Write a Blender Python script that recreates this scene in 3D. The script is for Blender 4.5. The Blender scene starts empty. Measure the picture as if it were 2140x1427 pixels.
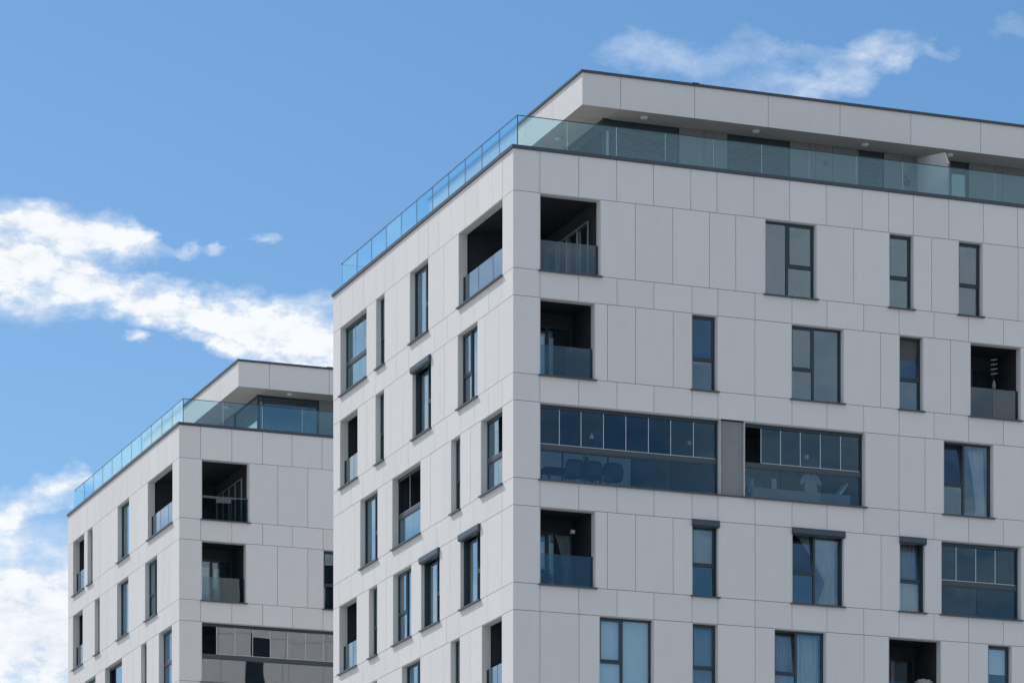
import bpy, math, random
from mathutils import Vector, Matrix
random.seed(7)
SC = bpy.context.scene
COL = SC.collection

# ------------------------------------------------------------------ camera
F, HOR, CX = 8178.0, 2860.0, 1070.0          # focal length (px), horizon row and centre column of the 2140 px photograph
TH = math.atan(F / (22772.0 - CX))           # turn of the street front away from the picture plane
CT, ST = math.cos(TH), math.sin(TH)
EYE = 1.7
cam = bpy.data.cameras.new('camera'); camo = bpy.data.objects.new('camera', cam); COL.objects.link(camo)
camo.location = (0, 0, EYE); camo.rotation_euler = (math.radians(90), 0, 0)
cam.sensor_fit = 'HORIZONTAL'; cam.sensor_width = 36.0; cam.lens = F / 2140.0 * 36.0
cam.shift_y = (HOR - 713.5) / 2140.0; cam.shift_x = 0.0
cam.clip_start = 1.0; cam.clip_end = 20000
SC.camera = camo

# ------------------------------------------------------------------ light
def corner(px, ppm):
    Z = F / ppm
    return Vector(((px - CX) / F * Z, Z, 0.0))
B1 = corner(1072.5, 73.0)
B2 = corner(374.5, 170.0 / 3.0) + Vector((0, 0, -0.12))
NL = Vector((-CT, -ST, 0)); TL = Vector((-ST, CT, 0))     # outward normal of the sunny side, and the direction along it
SUN = (NL * 1.0 + TL * 2.5 + Vector((0, 0, 2.6))).normalized()
sun = bpy.data.lights.new('sun', 'SUN'); suno = bpy.data.objects.new('sun', sun); COL.objects.link(suno)
sun.energy = 2.9; sun.angle = math.radians(0.53); sun.color = (1.0, 0.955, 0.89)
suno.rotation_euler = (-SUN).to_track_quat('-Z', 'Y').to_euler(); suno.location = (-60, 60, 90)

W = bpy.data.worlds.new('World'); SC.world = W; W.use_nodes = True
SKY_STRENGTH = 0.1
LEFT, RIGHT = (-400.0, 900.0), (1150.0, 2350.0)
CLOUDS = [  # span of columns, then (column, middle row, half height, weight) along each streak of cloud
    (LEFT, [(-400, 560, 120, 1), (0, 560, 90, 1), (100, 572, 80, 1), (200, 602, 60, 1), (300, 632, 48, 1), (400, 655, 50, 1), (500, 680, 52, 1), (600, 690, 62, 1), (700, 705, 64, 1), (800, 720, 60, 1), (900, 730, 40, .8)]),
    (LEFT, [(-400, 480, 60, .9), (0, 484, 62, .92), (100, 492, 62, .95), (200, 496, 54, .9), (280, 500, 46, .85), (325, 508, 32, .7), (360, 518, 18, .3), (385, 519, 18, .45), (410, 520, 10, .2), (438, 517, 18, .5), (480, 512, 8, .1), (540, 490, 12, .15), (575, 487, 18, .45), (605, 487, 8, .1), (680, 490, 4, 0), (900, 490, 4, 0)]),
    (LEFT, [(-400, 713, 8, 0), (235, 713, 8, 0), (278, 713, 24, .65), (325, 713, 10, .1), (390, 712, 14, .4), (430, 716, 24, .75), (500, 724, 32, .8), (560, 730, 28, .7), (640, 745, 32, .75), (750, 752, 42, .8), (900, 755, 30, .6)]),
    (LEFT, [(-400, 1060, 80, .8), (0, 1095, 58, .75), (60, 1062, 55, .75), (100, 1028, 48, .75), (140, 1012, 46, .7), (180, 1010, 24, .5), (230, 1010, 8, 0), (900, 1010, 8, 0)]),
    (LEFT, [(-400, 1320, 290, 1.1), (0, 1310, 215, 1.1), (100, 1315, 200, 1.1), (140, 1315, 195, 1.1), (250, 1330, 130, .9), (350, 1340, 40, 0), (900, 1340, 10, 0)]),
    (RIGHT, [(1150, 130, 8, 0.00), (1225, 125, 16, 0.10), (1300, 114, 44, 0.29), (1400, 110, 50, 0.34), (1480, 125, 50, 0.29), (1560, 110, 52, 0.22), (1620, 128, 34, 0.24), (1690, 132, 24, 0.20), (1735, 140, 30, 0.26), (1790, 130, 54, 0.42), (1845, 116, 58, 0.51), (1900, 118, 46, 0.41), (1935, 100, 26, 0.20), (1960, 96, 22, 0.22), (2005, 106, 24, 0.20), (2045, 80, 12, 0.03), (2085, 58, 34, 0.19), (2140, 62, 36, 0.17), (2350, 70, 40, 0.17)]),
    (RIGHT, [(1150, 180, 5, 0.00), (1400, 165, 20, 0.09), (1500, 168, 36, 0.17), (1580, 184, 44, 0.26), (1660, 188, 44, 0.36), (1760, 166, 46, 0.41), (1850, 150, 34, 0.31), (1905, 145, 10, 0.05), (2350, 145, 5, 0.00)]),
]

def build_world():
    nt = W.node_tree; N = nt.nodes; L = nt.links; N.clear()
    def nd(t, **k):
        n = N.new(t)
        for a, b in k.items(): setattr(n, a, b)
        return n
    def plug(sock, v):
        if isinstance(v, bpy.types.NodeSocket): L.new(v, sock)
        else: sock.default_value = v
    def M(op, a, b=0.0, c=0.0, clamp=False):
        n = nd('ShaderNodeMath', operation=op, use_clamp=clamp)
        plug(n.inputs[0], a); plug(n.inputs[1], b); plug(n.inputs[2], c)
        return n.outputs[0]
    def VM(op, a, b=(0, 0, 0)):
        n = nd('ShaderNodeVectorMath', operation=op); plug(n.inputs[0], a)
        if op == 'SCALE': plug(n.inputs['Scale'], b)
        else: plug(n.inputs[1], b)
        return n.outputs['Value' if op in ('LENGTH', 'DOT_PRODUCT') else 'Vector']
    def ramp(v, a, b, c=0.0, d=1.0, smooth=True):
        n = nd('ShaderNodeMapRange', interpolation_type='SMOOTHSTEP' if smooth else 'LINEAR'); n.clamp = True
        plug(n.inputs['Value'], v)
        for k, x in zip(('From Min', 'From Max', 'To Min', 'To Max'), (a, b, c, d)): n.inputs[k].default_value = x
        return n.outputs['Result']
    def noise(vec, scale, detail=6.0, rough=.55):
        n = nd('ShaderNodeTexNoise', noise_dimensions='2D'); L.new(vec, n.inputs['Vector'])
        n.inputs['Scale'].default_value = scale; n.inputs['Detail'].default_value = detail; n.inputs['Roughness'].default_value = rough
        return n
    def mix(fac, a, b, blend='MIX'):
        n = nd('ShaderNodeMix', data_type='RGBA', blend_type=blend); plug(n.inputs['Factor'], fac)
        plug(n.inputs[6], a); plug(n.inputs[7], b)
        return n.outputs[2]
    sky = nd('ShaderNodeTexSky', sky_type='NISHITA'); sky.sun_disc = False
    sky.sun_elevation = math.asin(SUN.z); sky.sun_rotation = math.atan2(SUN.x, SUN.y)
    sky.altitude = 300; sky.air_density = 1.0; sky.dust_density = 0.45; sky.ozone_density = 2.5
    tint = nd('ShaderNodeHueSaturation'); tint.inputs['Hue'].default_value = 0.498; tint.inputs['Saturation'].default_value = 1.23; tint.inputs['Value'].default_value = .95
    L.new(sky.outputs['Color'], tint.inputs['Color'])
    gen = nd('ShaderNodeTexCoord').outputs['Generated']
    d = VM('NORMALIZE', gen)
    sep = nd('ShaderNodeSeparateXYZ'); L.new(d, sep.inputs[0])
    yy = M('MAXIMUM', sep.outputs[1], 0.2)
    comb = nd('ShaderNodeCombineXYZ')
    L.new(M('DIVIDE', sep.outputs[0], yy), comb.inputs[0]); L.new(M('DIVIDE', sep.outputs[2], yy), comb.inputs[1])
    uv = VM('SCALE', comb.outputs[0], 8.178)             # thousand-pixel units; x right, y up from the horizon
    st = VM('MULTIPLY', uv, (1.0, 1.7, 1.0))
    n1 = noise(st, 5.0, 5.0, .62)
    w1 = VM('SCALE', VM('SUBTRACT', n1.outputs['Color'], (.5, .5, .5)), 0.13)
    p = VM('MULTIPLY', VM('ADD', uv, w1), (1, 1, 0))
    tot = None
    ps = nd('ShaderNodeSeparateXYZ'); L.new(p, ps.inputs[0])
    for (x0, x1), pts in CLOUDS:
        t = ramp(ps.outputs[0], (x0 - CX) / 1000, (x1 - CX) / 1000, smooth=False)
        cv = nd('ShaderNodeVectorCurve'); cv.mapping.extend = 'HORIZONTAL'; cv.mapping.use_clip = False
        cc = nd('ShaderNodeCombineXYZ'); [L.new(t, cc.inputs[i]) for i in range(3)]; L.new(cc.outputs[0], cv.inputs['Vector'])
        for i, fn in enumerate((lambda q: (HOR - q[1]) / 3000, lambda q: q[2] / 1000, lambda q: q[3] / 2)):
            c = cv.mapping.curves[i]
            while len(c.points) < len(pts): c.points.new(.5, .5)
            for k, q in enumerate(pts): c.points[k].location = ((q[0] - x0) / (x1 - x0), fn(q))
        cv.mapping.update()
        o = nd('ShaderNodeSeparateXYZ'); L.new(cv.outputs[0], o.inputs[0])
        off = M('ABSOLUTE', M('SUBTRACT', ps.outputs[1], M('MULTIPLY', o.outputs[0], 3.0)))
        g = M('MULTIPLY', ramp(M('DIVIDE', off, M('MAXIMUM', o.outputs[1], .002)), 1.55, .0), M('MULTIPLY', o.outputs[2], 2.0))
        tot = g if tot is None else M('MAXIMUM', tot, g)
    f = noise(VM('ADD', st, (3.1, 1.7, .4)), 13.0, 6.0, .62).outputs[0]
    dens = M('MULTIPLY', M('MULTIPLY', tot, 1.18), M('ADD', M('MULTIPLY', f, 1.8), .12))
    inside = M('MULTIPLY', ramp(dens, .10, 1.02, smooth=False), ramp(sep.outputs[1], .75, .85))
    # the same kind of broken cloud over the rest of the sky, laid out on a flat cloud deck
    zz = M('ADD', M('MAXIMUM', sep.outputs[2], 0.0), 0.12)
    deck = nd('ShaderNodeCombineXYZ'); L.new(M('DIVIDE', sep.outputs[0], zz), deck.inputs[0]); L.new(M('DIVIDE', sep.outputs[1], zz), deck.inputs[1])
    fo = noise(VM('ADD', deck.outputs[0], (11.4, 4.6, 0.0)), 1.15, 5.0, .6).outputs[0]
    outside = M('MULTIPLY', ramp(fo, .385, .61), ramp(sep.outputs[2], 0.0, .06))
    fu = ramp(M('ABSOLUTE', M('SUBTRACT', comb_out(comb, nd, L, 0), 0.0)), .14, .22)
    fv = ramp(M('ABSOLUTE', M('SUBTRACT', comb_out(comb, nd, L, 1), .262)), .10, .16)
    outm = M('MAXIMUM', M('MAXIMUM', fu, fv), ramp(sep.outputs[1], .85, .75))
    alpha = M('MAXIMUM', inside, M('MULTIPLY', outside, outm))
    body = mix(ramp(M('ADD', M('MULTIPLY', f, .6), M('MULTIPLY', fo, .4)), .35, .62), (6.7, 7.15, 7.8, 1), (8.5, 8.65, 8.9, 1))
    ccol = mix(ramp(alpha, .25, 1.0), (6.8, 7.6, 8.6, 1), body)
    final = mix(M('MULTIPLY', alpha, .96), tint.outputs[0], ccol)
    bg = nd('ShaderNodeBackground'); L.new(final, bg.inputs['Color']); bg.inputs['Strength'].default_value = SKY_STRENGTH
    out = nd('ShaderNodeOutputWorld'); L.new(bg.outputs[0], out.inputs['Surface'])
def comb_out(comb, nd, L, i):
    s = nd('ShaderNodeSeparateXYZ'); L.new(comb.outputs[0], s.inputs[0]); return s.outputs[i]
build_world()
SC.view_settings.view_transform = 'Standard'; SC.view_settings.look = 'None'
SC.view_settings.exposure = 0.2; SC.view_settings.gamma = 1.0; SC.view_settings.use_curve_mapping = False
SC.render.engine = 'CYCLES'
SC.cycles.max_bounces = 10; SC.cycles.transparent_max_bounces = 16; SC.cycles.glossy_bounces = 5; SC.cycles.diffuse_bounces = 4

# ------------------------------------------------------------------ materials
def mat_base(name):
    m = bpy.data.materials.new(name); m.use_nodes = True
    nt = m.node_tree; nt.nodes.clear(); out = nt.nodes.new('ShaderNodeOutputMaterial')
    return m, nt, out
def plain(name, col, rough=.6, metal=0.0, var=.12, scale=6.0, bump=0.0, randomize=0.0, pores=0.0, trans=0.0):
    m, nt, out = mat_base(name); N, L = nt.nodes, nt.links
    b = N.new('ShaderNodeBsdfPrincipled'); L.new(b.outputs[0], out.inputs[0])
    b.inputs['Roughness'].default_value = rough; b.inputs['Metallic'].default_value = metal
    if trans:
        b.inputs['Subsurface Weight'].default_value = 0.0
    tc = N.new('ShaderNodeTexCoord').outputs['Object']
    n = N.new('ShaderNodeTexNoise'); n.inputs['Scale'].default_value = scale; n.inputs['Detail'].default_value = 6; L.new(tc, n.inputs['Vector'])
    mr = N.new('ShaderNodeMapRange'); L.new(n.outputs[0], mr.inputs[0])
    mr.inputs[1].default_value = .25; mr.inputs[2].default_value = .75; mr.inputs[3].default_value = 1 - var / 2; mr.inputs[4].default_value = 1 + var / 2
    fac = mr.outputs[0]
    def mul(a, bb):
        q = N.new('ShaderNodeMath'); q.operation = 'MULTIPLY'; L.new(a, q.inputs[0]); L.new(bb, q.inputs[1]); return q.outputs[0]
    if randomize:
        oi = N.new('ShaderNodeObjectInfo'); r = N.new('ShaderNodeMapRange'); L.new(oi.outputs['Random'], r.inputs[0])
        r.inputs[3].default_value = 1 - randomize; r.inputs[4].default_value = 1 + randomize * .6; fac = mul(fac, r.outputs[0])
    if pores:
        v = N.new('ShaderNodeTexVoronoi'); v.inputs['Scale'].default_value = 7.0; L.new(tc, v.inputs['Vector'])
        r = N.new('ShaderNodeMapRange'); L.new(v.outputs['Distance'], r.inputs[0]); r.inputs[1].default_value = .03; r.inputs[2].default_value = .09
        r.inputs[3].default_value = 1 - pores; r.inputs[4].default_value = 1.0; fac = mul(fac, r.outputs[0])
        mp = N.new('ShaderNodeMapping'); mp.inputs['Scale'].default_value = (3, 3, .25); L.new(tc, mp.inputs[0])
        n2 = N.new('ShaderNodeTexNoise'); n2.inputs['Scale'].default_value = 2.0; n2.inputs['Detail'].default_value = 8; L.new(mp.outputs[0], n2.inputs['Vector'])
        r = N.new('ShaderNodeMapRange'); L.new(n2.outputs[0], r.inputs[0]); r.inputs[1].default_value = .35; r.inputs[2].default_value = .7
        r.inputs[3].default_value = .986; r.inputs[4].default_value = 1.006; fac = mul(fac, r.outputs[0])
    c = N.new('ShaderNodeMix'); c.data_type = 'RGBA'; c.blend_type = 'MULTIPLY'; c.inputs[0].default_value = 1.0
    c.inputs[6].default_value = (*col, 1); L.new(fac, c.inputs[7]); L.new(c.outputs[2], b.inputs['Base Color'])
    if bump:
        bp = N.new('ShaderNodeBump'); bp.inputs['Strength'].default_value = bump; bp.inputs['Distance'].default_value = .01
        n3 = N.new('ShaderNodeTexNoise'); n3.inputs['Scale'].default_value = 60; n3.inputs['Detail'].default_value = 4; L.new(tc, n3.inputs['Vector'])
        L.new(n3.outputs[0], bp.inputs['Height']); L.new(bp.outputs[0], b.inputs['Normal'])
    return m
def glass(name, tint, f0, wav=.0, gcol=(.80, .93, 1.0), lean=.012):
    """clear sheet: each face reflects by Schlick's law and lets the rest through, tinted"""
    m, nt, out = mat_base(name); N, L = nt.nodes, nt.links
    geo = N.new('ShaderNodeNewGeometry')
    dt = N.new('ShaderNodeVectorMath'); dt.operation = 'DOT_PRODUCT'; L.new(geo.outputs['Incoming'], dt.inputs[0]); L.new(geo.outputs['Normal'], dt.inputs[1])
    def M(op, a, bb=0.0):
        q = N.new('ShaderNodeMath'); q.operation = op; q.use_clamp = (op == 'SUBTRACT')
        for i, v in enumerate((a, bb)):
            if isinstance(v, bpy.types.NodeSocket): L.new(v, q.inputs[i])
            else: q.inputs[i].default_value = v
        return q.outputs[0]
    c = M('ABSOLUTE', dt.outputs['Value'])
    fr = M('ADD', M('MULTIPLY', M('POWER', M('SUBTRACT', 1.0, c), 2.8), 1 - f0), f0)
    t = N.new('ShaderNodeBsdfTransparent'); t.inputs[0].default_value = (*tint, 1)
    g = N.new('ShaderNodeBsdfGlossy'); g.inputs['Roughness'].default_value = 0.0; g.inputs['Color'].default_value = (*gcol, 1)
    if wav:
        tc = N.new('ShaderNodeTexCoord').outputs['Object']
        n = N.new('ShaderNodeTexNoise'); n.inputs['Scale'].default_value = 1.1; n.inputs['Detail'].default_value = 1; L.new(tc, n.inputs['Vector'])
        bp = N.new('ShaderNodeBump'); bp.inputs['Strength'].default_value = 1.0; bp.inputs['Distance'].default_value = wav; L.new(n.outputs[0], bp.inputs['Height']); 
        oi = N.new('ShaderNodeObjectInfo'); wn = N.new('ShaderNodeTexWhiteNoise'); wn.noise_dimensions = '1D'; L.new(oi.outputs['Random'], wn.inputs['W'])
        va = N.new('ShaderNodeVectorMath'); va.operation = 'MULTIPLY_ADD'; L.new(wn.outputs['Color'], va.inputs[0]); va.inputs[1].default_value = (2 * lean,) * 3; va.inputs[2].default_value = (-lean,) * 3
        vb = N.new('ShaderNodeVectorMath'); L.new(bp.outputs[0], vb.inputs[0]); L.new(va.outputs[0], vb.inputs[1])
        vn = N.new('ShaderNodeVectorMath'); vn.operation = 'NORMALIZE'; L.new(vb.outputs[0], vn.inputs[0]); L.new(vn.outputs[0], g.inputs['Normal'])
    mx = N.new('ShaderNodeMixShader'); L.new(fr, mx.inputs[0]); L.new(t.outputs[0], mx.inputs[1]); L.new(g.outputs[0], mx.inputs[2]); L.new(mx.outputs[0], out.inputs[0])
    return m
def cloth(name, col, t=.35):
    m, nt, out = mat_base(name); N, L = nt.nodes, nt.links
    a = N.new('ShaderNodeBsdfDiffuse'); b = N.new('ShaderNodeBsdfTranslucent'); a.inputs[0].default_value = b.inputs[0].default_value = (*col, 1)
    w = N.new('ShaderNodeTexNoise'); w.inputs['Scale'].default_value = 40; tc = N.new('ShaderNodeTexCoord'); L.new(tc.outputs['Object'], w.inputs['Vector'])
    h = N.new('ShaderNodeMix'); h.data_type = 'RGBA'; L.new(w.outputs[0], h.inputs[0]); h.inputs[6].default_value = (*[x * .88 for x in col], 1); h.inputs[7].default_value = (*col, 1); L.new(h.outputs[2], a.inputs[0])
    mx = N.new('ShaderNodeMixShader'); mx.inputs[0].default_value = t; L.new(a.outputs[0], mx.inputs[1]); L.new(b.outputs[0], mx.inputs[2]); L.new(mx.outputs[0], out.inputs[0])
    return m
MT = dict(
    panel=plain('fibre cement panel', (.735, .722, .714), .75, var=.03, scale=2.5, bump=.06, randomize=.03, pores=.10),
    reveal=plain('reveal lining', (.68, .68, .675), .75, var=.05, scale=2.5, bump=.05),
    core=plain('joint backing', (.036, .04, .048), .9),
    frame=plain('anthracite frame', (.022, .042, .056), .38, var=.1),
    sill=plain('anthracite sill', (.07, .08, .088), .34, metal=.3, var=.15),
    cap=plain('coping metal', (.060, .078, .092), .36, metal=.3, var=.15, scale=1.2),
    box=plain('shutter box metal', (.052, .075, .094), .36, metal=.25, var=.1),
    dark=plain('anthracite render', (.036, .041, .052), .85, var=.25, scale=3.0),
    pier=plain('grey render', (.26, .265, .275), .9, var=.12, scale=5.0, bump=.1),
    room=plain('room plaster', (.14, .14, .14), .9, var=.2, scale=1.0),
    alu=plain('aluminium', (.55, .57, .58), .35, metal=.6, var=.1),
    rail=plain('grey rail', (.055, .07, .085), .4, metal=.1, var=.1),
    glass=glass('window glass', (.86, .92, .94), .10, .0022, (.72, .90, 1.0)),
    bal=glass('balustrade glass', (.62, .75, .80), .055, .0015, (.90, .96, 1.0), .005),
    tglass=glass('terrace glass', (.81, .935, .96), .05, .0006, (.60, .88, 1.0)),
    lglass=glass('glazing glass', (.72, .80, .84), .05, .0018, (.62, .87, 1.0), .004),
    rglass=glass('reflective glazing glass', (.78, .80, .82), .15, .0018, (.92, .96, 1.0), .004),
    soffit=plain('soffit panel', (.66, .60, .565), .8, var=.06, scale=2.0, randomize=.03),
    phwall=plain('penthouse cladding', (.22, .225, .23), .8, var=.08, scale=2.0, randomize=.04, pores=.05),
    slab=plain('terrace concrete', (.33, .32, .31), .9, var=.3),
    white=plain('white plastic', (.75, .75, .73), .45, var=.04),
    blind=plain('grey blind fabric', (.78, .79, .79), .85, var=.06, scale=20),  # also colours the painted reflections at balcony doors and rear glazing
    dblind=plain('dark blind fabric', (.10, .10, .105), .9, var=.15, scale=12),
    slat=plain('blind slat metal', (.13, .15, .165), .5, var=.08),
    curtain=cloth('white curtain', (.72, .73, .73)),
    gcurtain=cloth('grey net curtain', (.42, .44, .46), .25),
    wood=plain('dark wood', (.06, .042, .032), .5, var=.4, scale=8.0),
    seat=plain('grey upholstery', (.06, .062, .066), .95, var=.2, scale=30.0),
    leaf=plain('leaf', (.07, .13, .045), .6, var=.6, scale=9.0),
    pot=plain('clay pot', (.22, .11, .07), .8),
    bulb=plain('frosted glass globe', (.75, .76, .76), .25, var=.03),
    shirt=plain('pale jersey', (.42, .44, .46), .9, var=.1),
    navy=plain('blue cotton', (.07, .13, .25), .9, var=.3),
    quilt=plain('patterned quilt', (.42, .40, .38), .95, var=1.2, scale=22),
    ground=plain('paving', (.34, .33, .31), .9, var=.35, scale=.2),
    purple=plain('mauve plastic', (.17, .12, .15), .5),
)

# ------------------------------------------------------------------ mesh helpers
class MB:
    def __init__(s): s.v = []; s.f = []
    def box(s, x0, x1, y0, y1, z0, z1):
        x0, x1 = sorted((x0, x1)); y0, y1 = sorted((y0, y1)); z0, z1 = sorted((z0, z1))
        i = len(s.v)
        s.v += [(x0, y0, z0), (x1, y0, z0), (x1, y1, z0), (x0, y1, z0), (x0, y0, z1), (x1, y0, z1), (x1, y1, z1), (x0, y1, z1)]
        s.f += [tuple(i + k for k in q) for q in ((0, 3, 2, 1), (4, 5, 6, 7), (0, 1, 5, 4), (1, 2, 6, 5), (2, 3, 7, 6), (3, 0, 4, 7))]
        return s
    def hexa(s, p):           # eight corners: bottom ring then top ring
        i = len(s.v); s.v += [tuple(q) for q in p]
        s.f += [tuple(i + k for k in q) for q in ((0, 3, 2, 1), (4, 5, 6, 7), (0, 1, 5, 4), (1, 2, 6, 5), (2, 3, 7, 6), (3, 0, 4, 7))]
        return s
    def quad(s, *p):
        i = len(s.v); s.v += [tuple(q) for q in p]; s.f.append(tuple(range(i, i + len(p)))); return s
    def lathe(s, prof, c=(0, 0, 0), n=20):
        i = len(s.v)
        for r, z in prof:
            for k in range(n):
                a = 2 * math.pi * k / n; s.v.append((c[0] + r * math.cos(a), c[1] + r * math.sin(a), c[2] + z))
        for j in range(len(prof) - 1):
            for k in range(n):
                s.f.append((i + j * n + k, i + j * n + (k + 1) % n, i + (j + 1) * n + (k + 1) % n, i + (j + 1) * n + k))
        s.f.append(tuple(i + k for k in reversed(range(n)))); s.f.append(tuple(i + (len(prof) - 1) * n + k for k in range(n)))
        return s
    def tube(s, a, b, r, n=8):
        a, b = Vector(a), Vector(b); d = (b - a).normalized()
        u = d.cross(Vector((0, 0, 1)) if abs(d.z) < .9 else Vector((1, 0, 0))).normalized(); w = d.cross(u); i = len(s.v)
        for p in (a, b):
            for k in range(n):
                t = 2 * math.pi * k / n; s.v.append(tuple(p + (u * math.cos(t) + w * math.sin(t)) * r))
        for k in range(n): s.f.append((i + k, i + (k + 1) % n, i + n + (k + 1) % n, i + n + k))
        s.f.append(tuple(i + k for k in reversed(range(n)))); s.f.append(tuple(i + n + k for k in range(n)))
        return s
    def build(s, name, mat, parent=None, smooth=False):
        me = bpy.data.meshes.new(name); me.from_pydata(s.v, [], s.f)
        me.materials.append(MT[mat])
        if smooth:
            for p in me.polygons: p.use_smooth = True
        me.update()
        o = bpy.data.objects.new(name, me); COL.objects.link(o)
        if parent is not None: o.parent = parent
        return o
def pt(face, s, z, d):
    return (s, -d, z) if face == 'R' else ((-d, s, z) if face == 'L' else None)
def fb(m, face, s0, s1, z0, z1, d0, d1):
    if face == 'R': m.box(s0, s1, -d0, -d1, z0, z1)
    else: m.box(-d0, -d1, s0, s1, z0, z1)
    return m
def tag(o, label, cat, group=None, kind=None):
    if label: o['label'] = label
    if cat: o['category'] = cat
    if group: o['group'] = group
    if kind: o['kind'] = kind
    return o
def empty(name, loc, rz=0.0):
    o = bpy.data.objects.new(name, None); COL.objects.link(o); o.location = loc; o.rotation_euler = (0, 0, rz); o.empty_display_size = .3
    return o

# ------------------------------------------------------------------ ground
g = MB()
g.quad((-6000, -3000, 0), (6000, -3000, 0), (6000, 9000, 0), (-6000, 9000, 0))
tag(g.build('ground', 'ground'), 'grey paved ground around the apartment blocks', 'ground', kind='structure')

# ------------------------------------------------------------------ facade kit
J0 = 35.44; STOREY = 2.998; WH = 2.215            # head of the top row of openings, storey height, opening height
HEAD = [J0 - STOREY * k for k in range(8)]
CAP0, CAP1 = 36.64, 36.735
GAP = .0145; PT = .03

def open_box(m, x0, x1, y0, y1, z0, z1, skip):
    """five inward faces; skip is the open side"""
    a = {'-y': ((x0, y0, z0), (x1, y0, z0), (x1, y0, z1), (x0, y0, z1)), '+y': ((x1, y1, z0), (x0, y1, z0), (x0, y1, z1), (x1, y1, z1)),
         '-x': ((x0, y1, z0), (x0, y0, z0), (x0, y0, z1), (x0, y1, z1)), '+x': ((x1, y0, z0), (x1, y1, z0), (x1, y1, z1), (x1, y0, z1)),
         '-z': ((x0, y1, z0), (x1, y1, z0), (x1, y0, z0), (x0, y0, z0)), '+z': ((x0, y0, z1), (x1, y0, z1), (x1, y1, z1), (x0, y1, z1))}
    for k, q in a.items():
        if k not in skip: m.quad(*q)
    return m
def room(face, s0, s1, z0, z1, d0, depth, mat, parent, name='interior'):
    m = MB()
    if face == 'R': open_box(m, s0, s1, -d0, -d0 + depth, z0, z1, ('-y',))
    else: open_box(m, -d0, -d0 + depth, s0, s1, z0, z1, ('-x',))
    return m.build(name, mat, parent)
def ring(m, face, s0, s1, z0, z1, w, d0, d1, wb=None):
    wb = w if wb is None else wb
    fb(m, face, s0, s0 + w, z0, z1, d0, d1); fb(m, face, s1 - w, s1, z0, z1, d0, d1)
    fb(m, face, s0 + w, s1 - w, z1 - w, z1, d0, d1); fb(m, face, s0 + w, s1 - w, z0, z0 + wb, d0, d1)
    return m
def tilted(m0, face, z0, d0, ang):
    """turn a mesh built on the facade about its bottom edge so that its top leans into the room"""
    ca, sa = math.cos(ang), math.sin(ang); out = []
    for v in m0.v:
        d = -v[1] if face == 'R' else -v[0]; z = v[2]
        dd, zz = d - d0, z - z0
        nd, nz = dd * ca - zz * sa, dd * sa + zz * ca
        out.append((v[0], -(d0 + nd), z0 + nz) if face == 'R' else (-(d0 + nd), v[1], z0 + nz))
    m0.v = out; return m0
def lining(face, s0, s1, z0, z1, depth, parent):
    m = MB(); t = .014
    fb(m, face, s0 + .002, s0 + t, z0, z1, -.004, -depth); fb(m, face, s1 - t, s1 - .002, z0, z1, -.004, -depth); fb(m, face, s0 + t, s1 - t, z1 - t, z1 - .002, -.004, -depth)
    return m.build('reveal', 'reveal', parent)
def sill(face, s0, s1, z0, depth, parent, proj=.078):
    m = MB(); fb(m, face, s0 - .05, s1 + .05, z0 - .034, z0 + .004, .002, proj); fb(m, face, s0 + .015, s1 - .015, z0 - .03, z0 + .004, .002, -depth)
    return m.build('sill', 'sill', parent)

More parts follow.
